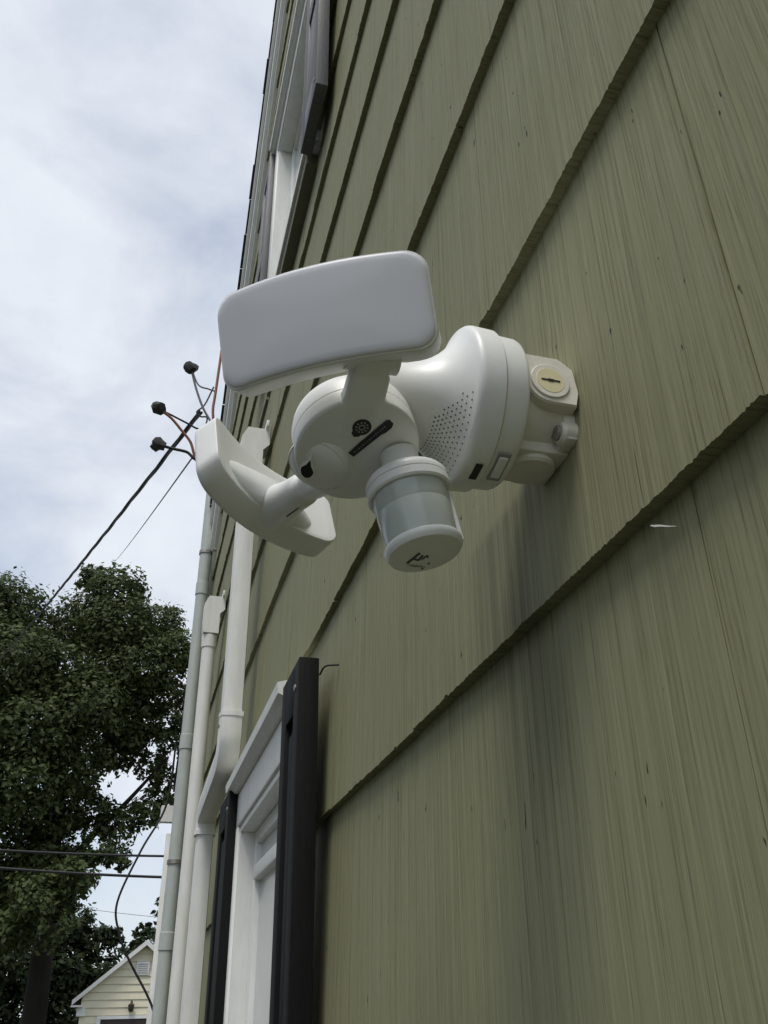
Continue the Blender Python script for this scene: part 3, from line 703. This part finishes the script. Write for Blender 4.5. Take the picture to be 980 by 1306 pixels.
for i in range(10):
    a = 2 * math.pi * i / 10; decal(mk, ring_poly(-.0026 + .0037 * math.cos(a), .0202 + .0037 * math.sin(a), .0007, 6), .0007)
o_ = ring_poly(-.0026, .0202, .0022, 20); i_ = ring_poly(-.0026, .0202, .0014, 20)
for k in range(20): decal(mk, [o_[k], o_[(k + 1) % 20], i_[(k + 1) % 20], i_[k]], .0007)
F(mk.build('label_print', grey_mark, drum, 0))
capc = PT + PD * (PL + .0067)
def stroke(mb, a, b, wd_, h=.0001):
    a = Vector(a); b = Vector(b); t_ = (b - a).normalized(); q = Vector((-t_.y, t_.x)) * wd_ * .5
    c4 = [a - q, b - q, b + q, a + q]
    mb.add([capc + pu * u.x + pvv * u.y + PD * hh for hh in (h, h + .0002) for u in c4], [(0, 1, 2, 3), (4, 7, 6, 5), (0, 1, 5, 4), (1, 2, 6, 5), (2, 3, 7, 6), (3, 0, 4, 7)])
mk = MB()
for a, b, q in (((-.0095, -.0085), (-.0050, .0035), .0016), ((-.0074, -.003), (-.0030, -.0055), .0013), ((-.0030, -.0055), (-.0022, .0006), .0013), ((-.0012, -.0048), (.0010, .0002), .0010), ((.0010, .0002), (.0024, -.0030), .0009), ((.0046, -.0105), (.0058, -.0098), .0014), ((.0024, -.0165), (.0036, -.0158), .0015)): stroke(mk, a, b, q)
F(mk.build('printed_mark', dark_mark, fx, 0))
mk = MB()
for i in range(5):
    stroke(mk, (-.0085 + i * .0012, -.0115 - i * .0004), (-.0075 + i * .0030, -.0105 + .0012 - i * .0012), .0004)
F(mk.build('printed_mark', grey_mark, fx, 0))

# switch and sticker on the rim of the housing
def rim(t, ang, r): a = R(ang); return Vector((-t, YF + r * math.cos(a), ZF + r * math.sin(a))), Vector((0, math.cos(a), math.sin(a))), Vector((0, -math.sin(a), math.cos(a)))
p, nr, tg = rim(.0455, 258, .0542)
F(MB().obox(p, (1, 0, 0), tg, nr, .0045, .0125, .0006, .0004).build('switch_recess', grey_mark, fx))
F(MB().obox(p + nr * .0006, (1, 0, 0), tg, nr, .0032, .0095, .0012, .001).build('switch', white_plastic, fx))
p, nr, tg = rim(.0610, 262, .0577)
F(MB().obox(p, (1, 0, 0), tg, nr, .0025, .0075, .0003).build('port_cover', dark_mark, fx))

# ------------------------------------------------------------------ garage
GX, GY, GW = .72, 35.0, 1.98
gz = lambda z: z
ga = empty('garage', (GX, GY, -EYE)); tag(ga, 'cream clapboard garage with white gable trim beyond the house', 'garage')
cream = mat('cream_siding', (.74, .69, .53), .7, .2, var=.08, vscale=3)
pk, ev = 2.42, .58
slp = (pk - ev) / (GW + .28)
D_(MB().add([(GX + x, GY + y, z) for y in (.03, 6) for x, z in ((-GW, -EYE), (GW, -EYE), (GW, pk - slp * GW - .09), (0, pk - .09), (-GW, pk - slp * GW - .09))], [(0, 1, 2, 3, 4), (9, 8, 7, 6, 5), (0, 5, 6, 1), (1, 6, 7, 2), (4, 3, 8, 9), (2, 7, 8, 3), (0, 4, 9, 5)]).build('wall', cream, ga, 0), ga)
z = -.12 - 8 * .235
while z < pk - .2:
    zt = z + .23; hw = GW if zt < pk - slp * GW - .1 else max(.02, (pk - .1 - zt) / slp)
    hb2 = GW if z < pk - slp * GW - .1 else max(.02, (pk - .1 - z) / slp)
    if z < -.2: 
        for s0, s1 in ((-hw, -1.42), (1.35, hw)):
            D_(MB().add([(GX + x, GY + y, q) for x, q, y in ((s0, z, -.012), (s1, z, -.012), (s1, zt, .02), (s0, zt, .02), (s0, z, .025), (s1, z, .025))], [(0, 1, 2, 3), (0, 4, 5, 1)]).build('clapboard', cream, ga, 0), ga)
    else:
        D_(MB().add([(GX + x, GY + y, q) for x, q, y in ((-hb2, z, -.012), (hb2, z, -.012), (hw, zt, .02), (-hw, zt, .02), (-hb2, z, .025), (hb2, z, .025))], [(0, 1, 2, 3), (0, 4, 5, 1)]).build('clapboard', cream, ga, 0), ga)
    z += .235
gtrim = mat('garage_trim', (.76, .76, .74), .5, .3, var=.06, vscale=4)
gr = MB()
for sd in (-1, 1):
    xe = sd * (GW + .28)
    gr.add([(GX + x, GY + y, z) for y in (-.25, 6.2) for x, z in ((0, pk), (xe, ev), (xe, ev - .05), (0, pk - .05))], [(0, 1, 2, 3), (7, 6, 5, 4), (0, 4, 5, 1), (2, 6, 7, 3), (1, 5, 6, 2)])
grf = D_(gr.build('roof', roof_mat, ga, 0), ga)
for sd in (-1, 1):
    xe = sd * (GW + .30)
    D_(MB().add([(GX + x, GY + y, z) for y in (-.29, -.02) for x, z in ((0, pk + .012), (xe, ev + .01), (xe, ev - .14), (0, pk - .16))], [(0, 1, 2, 3), (7, 6, 5, 4), (0, 4, 5, 1), (2, 6, 7, 3), (1, 5, 6, 2)]).build('rake_board', gtrim, ga, 0), ga)
    D_(MB().box(GX + sd * (GW + .13) - .19, GX + sd * (GW + .13) + .19, GY - .30, GY + .0, ev - .20, ev - .145).box(GX + sd * (GW - .03) - .14, GX + sd * (GW - .03) + .14, GY - .10, GY + .02, ev - .47, ev - .21).build('eave_return', gtrim, ga, 0), ga)
vent = D_(MB().box(GX - .28, GX + .18, GY - .05, GY + .01, 1.32, 1.75, .01).build('gable_vent', gtrim, ga), ga)
for i in range(5): D_(MB().box(GX - .22, GX + .12, GY - .062, GY - .051, 1.39 + i * .066, 1.41 + i * .066).build('louvre', mat('louvre_shadow', (.35, .35, .33), .6), vent), ga)
D_(MB().lathe([(0, .05), (.05, .09), (.22, .11), (.26, .05), (.36, .02)], (GX - .30, GY - .14, .20), (0, 0, 1), 12).build('wall_lamp', mat('bronze', (.06, .045, .03), .5), ga), ga)
D_(MB().box(GX - 1.40, GX - 1.27, GY - .05, GY + .01, -EYE, .0).box(GX + 1.20, GX + 1.33, GY - .05, GY + .01, -EYE, .0).box(GX - 1.40, GX + 1.33, GY - .055, GY + .01, .001, .10).build('door_frame', gtrim, ga), ga)
D_(MB().box(GX - 1.265, GX + 1.195, GY - .03, GY + .005, -EYE, -.001).build('garage_door', mat('dark_door', (.035, .025, .025), .5), ga), ga)

# ------------------------------------------------------------------ unseen house added across the driveway to block low sky
NX0, NX1, NY0, NY1, NEV, NRG = -14.5, -6.4, -3.0, 12.0, 3.5, 6.4
nb = empty('sky_block_house', (NX1, 0, -EYE)); tag(nb, 'added grey clapboard house across the driveway, out of view, blocking low sky', 'house')
nsid = mat('grey_siding', (.46, .47, .47), .7, .2, var=.1, vscale=3)
D_(MB().add([(x, y, z) for y in (NY0, NY1) for x, z in ((NX0, -EYE), (NX1, -EYE), (NX1, NEV), ((NX0 + NX1) / 2, NRG), (NX0, NEV))], [(0, 1, 2, 3, 4), (9, 8, 7, 6, 5), (0, 5, 6, 1), (1, 6, 7, 2), (4, 9, 5, 0)]).build('wall', nsid, nb, 0), nb)
xm = (NX0 + NX1) / 2
for sd in (-1, 1):
    xe = xm + sd * ((NX1 - NX0) / 2 + .35); ze = NEV - .35 * (NRG - NEV) / ((NX1 - NX0) / 2)
    D_(MB().add([(x, y, z) for y in (NY0 - .3, NY1 + .3) for x, z in ((xm, NRG + .02), (xe, ze + .02), (xe, ze + .16), (xm, NRG + .18))], [(0, 1, 2, 3), (7, 6, 5, 4), (0, 4, 5, 1), (1, 5, 6, 2), (2, 6, 7, 3), (3, 7, 4, 0)]).build('roof', roof_mat, nb, 0), nb)
z = -EYE + .4
while z < NEV - .05:
    D_(MB().add([(NX1 + x, y, q) for y in (NY0, NY1) for x, q in ((.024, z), (.004, z + .148), (.001, z))], [(0, 1, 4, 3), (0, 3, 5, 2)]).build('clapboard', nsid, nb, 0), nb)
    z += .15
for yy in (-1.0, 2.4, 5.8, 9.2):
    for zz in (-.9, 1.75):
        wv = D_(MB().box(NX1 + .02, NX1 + .06, yy, yy + .1, zz, zz + 1.5).box(NX1 + .02, NX1 + .06, yy + .9, yy + 1.0, zz, zz + 1.5).box(NX1 + .02, NX1 + .06, yy + .101, yy + .899, zz, zz + .1).box(NX1 + .02, NX1 + .06, yy + .101, yy + .899, zz + 1.4, zz + 1.5).build('window', white_paint, nb), nb)
        D_(MB().box(NX1 + .025, NX1 + .035, yy + .1, yy + .9, zz + .1, zz + 1.4).build('pane', mat('dark_glass', (.03, .035, .04), .06, .5), wv), nb)

# ------------------------------------------------------------------ trees
def leaf_mat(name, c1, c2):
    m = bpy.data.materials.new(name); m.use_nodes = True; t = m.node_tree; b = t.nodes['Principled BSDF']
    b.inputs['Roughness'].default_value = .55; b.inputs['Specular IOR Level'].default_value = .25
    gnode = N(t, 'ShaderNodeNewGeometry'); rp = N(t, 'ShaderNodeValToRGB'); rp.color_ramp.elements[0].color = (*c1, 1); rp.color_ramp.elements[1].color = (*c2, 1)
    t.links.new(gnode.outputs['Random Per Island'], rp.inputs[0]); t.links.new(rp.outputs[0], b.inputs['Base Color'])
    tr = N(t, 'ShaderNodeBsdfTranslucent'); t.links.new(rp.outputs[0], tr.inputs[0]); mxs = N(t, 'ShaderNodeMixShader'); mxs.inputs[0].default_value = .3
    t.links.new(b.outputs[0], mxs.inputs[1]); t.links.new(tr.outputs[0], mxs.inputs[2]); t.links.new(mxs.outputs[0], t.nodes['Material Output'].inputs[0])
    return m
oak_leaf = leaf_mat('oak_leaves', (.036, .056, .018), (.092, .120, .040))
dark_leaf = leaf_mat('dark_leaves', (.018, .034, .014), (.045, .062, .022))
bark = mat('bark', (.022, .019, .016), .9, .2, var=.4, vscale=6, bump=.5, bscale=20, stretch=(1, 1, .2))
def leaves(clumps, per, size, seed):
    r = np.random.default_rng(seed); P = []
    for (c, rad, dens) in clumps:
        n = int(per * dens * rad ** 2); 
        # a clump is a cloud of twigs: points gather near its shell
        tw = r.normal(size=(max(6, n // 22), 3)); tw /= np.linalg.norm(tw, axis=1)[:, None]
        tw = tw * (r.uniform(.35, 1.0, size=(len(tw), 1)) ** .55) * np.array([rad, rad, rad * .78])
        idx = r.integers(0, len(tw), n)
        P.append(np.array(c) + tw[idx] + r.normal(size=(n, 3)) * rad * .13)
    P = np.concatenate(P); n = len(P)
    Ctr = np.concatenate([np.repeat(np.array(c)[None], int(per * dens * rad ** 2), 0) for (c, rad, dens) in clumps])
    nn_ = P - Ctr; nn_ /= np.linalg.norm(nn_, axis=1)[:, None] + 1e-6
    nn_ = nn_ * .75 + np.array([0, 0, .55]) + r.normal(size=(n, 3)) * .48; nn_ /= np.linalg.norm(nn_, axis=1)[:, None]
    a = r.normal(size=(n, 3)); a -= nn_ * (a * nn_).sum(1)[:, None]; a /= np.linalg.norm(a, axis=1)[:, None]
    b = np.cross(nn_, a)
    s = size * r.uniform(.45, 1.6, size=(n, 1))
    V = np.empty((n, 4, 3)); V[:, 0] = P - a * s; V[:, 1] = P + b * s * .55 + a * s * .1; V[:, 2] = P + a * s; V[:, 3] = P - b * s * .55 + a * s * .1
    me = bpy.data.meshes.new('crown'); me.vertices.add(4 * n); me.vertices.foreach_set('co', V.reshape(-1))
    me.loops.add(4 * n); me.loops.foreach_set('vertex_index', np.arange(4 * n, dtype=np.int32))
    me.polygons.add(n); me.polygons.foreach_set('loop_start', np.arange(0, 4 * n, 4, dtype=np.int32)); me.update(calc_edges=True); me.validate()
    return me
RT = np.array([xr, yu, zb]).T
def ray_at(px, py, Y):                         # a point Y metres down the street in the direction seen at photo position px, py
    d_ = RT @ np.array([(px - 490) / 1065, -(py - 653) / 1065, -1.0]); q = d_ * (Y / d_[1]); return Vector((q[0] - .25, q[1], q[2]))
def tree(name, label, base, clumps_px, Y, per, size, lm, trunk_r, limbs, seed, group='trees behind the house'):
    root = empty(name, (base[0], base[1], -EYE)); tag(root, label, 'tree', group)
    cl = []
    for px, py, rad, dy, dens in clumps_px: cl.append((ray_at(px, py, Y + dy), rad, dens))
    o = link('crown', leaves(cl, per, size, seed), lm, root); D_(o, root)
    tb_ = MB(); top = limbs[0]
    tb_.tube(curve_pts([(base[0], base[1], -EYE)] + [ray_at(px, py, Y + dy) for px, py, dy in top], 6), [trunk_r * (1 - .75 * i / (6 * len(top))) for i in range(6 * len(top) + 1)], 12)
    tk = tb_.build('trunk', bark, root); D_(tk, root)
    for lb in limbs[1:]:
        pts = curve_pts([ray_at(px, py, Y + dy) for px, py, dy in lb], 5)
        D_(MB().tube(pts, [trunk_r * .42 * (1 - .8 * i / (len(pts) - 1)) for i in range(len(pts))], 8).build('limb', bark, root), root)
    return root
b1 = ray_at(48, 1290, 36)
oak = [(-90, 800, 2.6, 0, 1), (-40, 790, 2.3, 1, 1), (10, 785, 1.9, 0, 1), (0, 850, 2.2, -2, 1), (60, 860, 1.9, -1, 1), (105, 800, 1.7, 1, 1), (150, 755, 1.35, 0, 1), (150, 800, 1.6, -1, 1), (200, 800, 1.4, 1, 1), (120, 740, .8, 1, 1),
       (228, 830, 1.2, 0, 1), (180, 850, 1.6, -1, 1), (110, 900, 1.7, -2, 1), (40, 930, 1.9, -2, 1), (-50, 920, 2.4, 0, 1), (160, 905, 1.4, 0, 1), (205, 885, 1.3, 0, 1), (220, 935, 1.1, 0, .9), (150, 955, 1.2, 1, .9), (90, 970, 1.5, -1, 1),
       (20, 1000, 1.7, -2, 1), (-50, 1010, 2.1, 0, 1), (195, 975, .8, 1, .8), (215, 1005, .85, 0, .9), (190, 1035, .8, 0, .9), (150, 1055, .9, 0, .9), (115, 1035, .9, 0, 1), (70, 1040, 1.3, 0, 1), (120, 1085, .8, -1, .9), (150, 1095, .55, -1, .8), (60, 1100, 1.2, 0, 1), (0, 1080, 1.5, 0, 1), (95, 1130, .7, 0, .9), (110, 1000, .7, 2, .8), (30, 1130, 1.2, 1, 1), (75, 1150, .9, 1, .9), (-20, 1150, 1.5, 1, 1), (165, 930, 1.1, 0, 1), (130, 870, 1.4, -1, 1), (45, 1145, 1.0, -3, 1), (90, 1120, .8, -3, 1), (20, 1185, 1.0, -2, .9), (70, 1185, .7, -3, .7)]
tree('oak_tree', 'tall spreading oak filling the lower left sky', b1, oak, 36, 1500, .098, oak_leaf, .46,
     [[(56, 1200, 0), (66, 1100, 0), (80, 980, 0), (95, 860, 0)], [(62, 1150, 0), (110, 1075, 0), (160, 1025, 0), (215, 965, 0)], [(70, 1060, 0), (30, 980, 0), (-20, 900, 0)], [(80, 980, 0), (140, 880, 0), (190, 820, 0)], [(88, 920, 0), (60, 850, 0), (30, 790, 0)]], 3)
b2 = ray_at(-15, 1290, 46)
tree('dark_tree', 'dark shaded tree low behind the oak trunk left of the garage', b2, [(-60, 1120, 2.2, 0, 1), (-10, 1150, 2.0, 0, 1), (40, 1170, 1.7, 0, 1), (85, 1185, 1.3, 0, 1), (115, 1200, 1.0, 0, 1), (20, 1230, 2.0, 0, 1), (75, 1240, 1.6, 0, 1), (-50, 1230, 2.2, 0, 1), (100, 1255, 1.2, 0, 1), (30, 1290, 1.8, 0, 1), (90, 1300, 1.3, 0, 1), (140, 1195, .6, 0, 1), (130, 1240, 1.0, 0, 1)], 46, 900, .125, dark_leaf, .4, [[(-10, 1220, 0), (0, 1150, 0)], [(-5, 1200, 0), (60, 1180, 0)]], 5)
b3 = ray_at(200, 1292, 52)
tree('spruce_tree', 'small dark evergreen poking up behind the garage peak', b3, [(206, 1150, .28, 0, 1.2), (206, 1165, .5, 0, 1.2), (200, 1180, .75, 0, 1.2), (212, 1190, .9, 0, 1.2), (185, 1185, .5, 0, 1.2), (170, 1200, .7, 0, 1.1), (195, 1205, 1.1, 0, 1.1), (220, 1175, .8, 0, 1.1), (175, 1220, 1.2, 0, 1), (205, 1230, 1.4, 0, 1)], 52, 300, .13, dark_leaf, .2, [[(203, 1220, 0), (206, 1160, 0)], [(203, 1220, 0), (180, 1200, 0)]], 8)

# raise everything so that the ground lies at z = 0
for o in list(SC.objects):
    if o.parent is None and o.type in ('MESH', 'EMPTY'): o.location.z += EYE
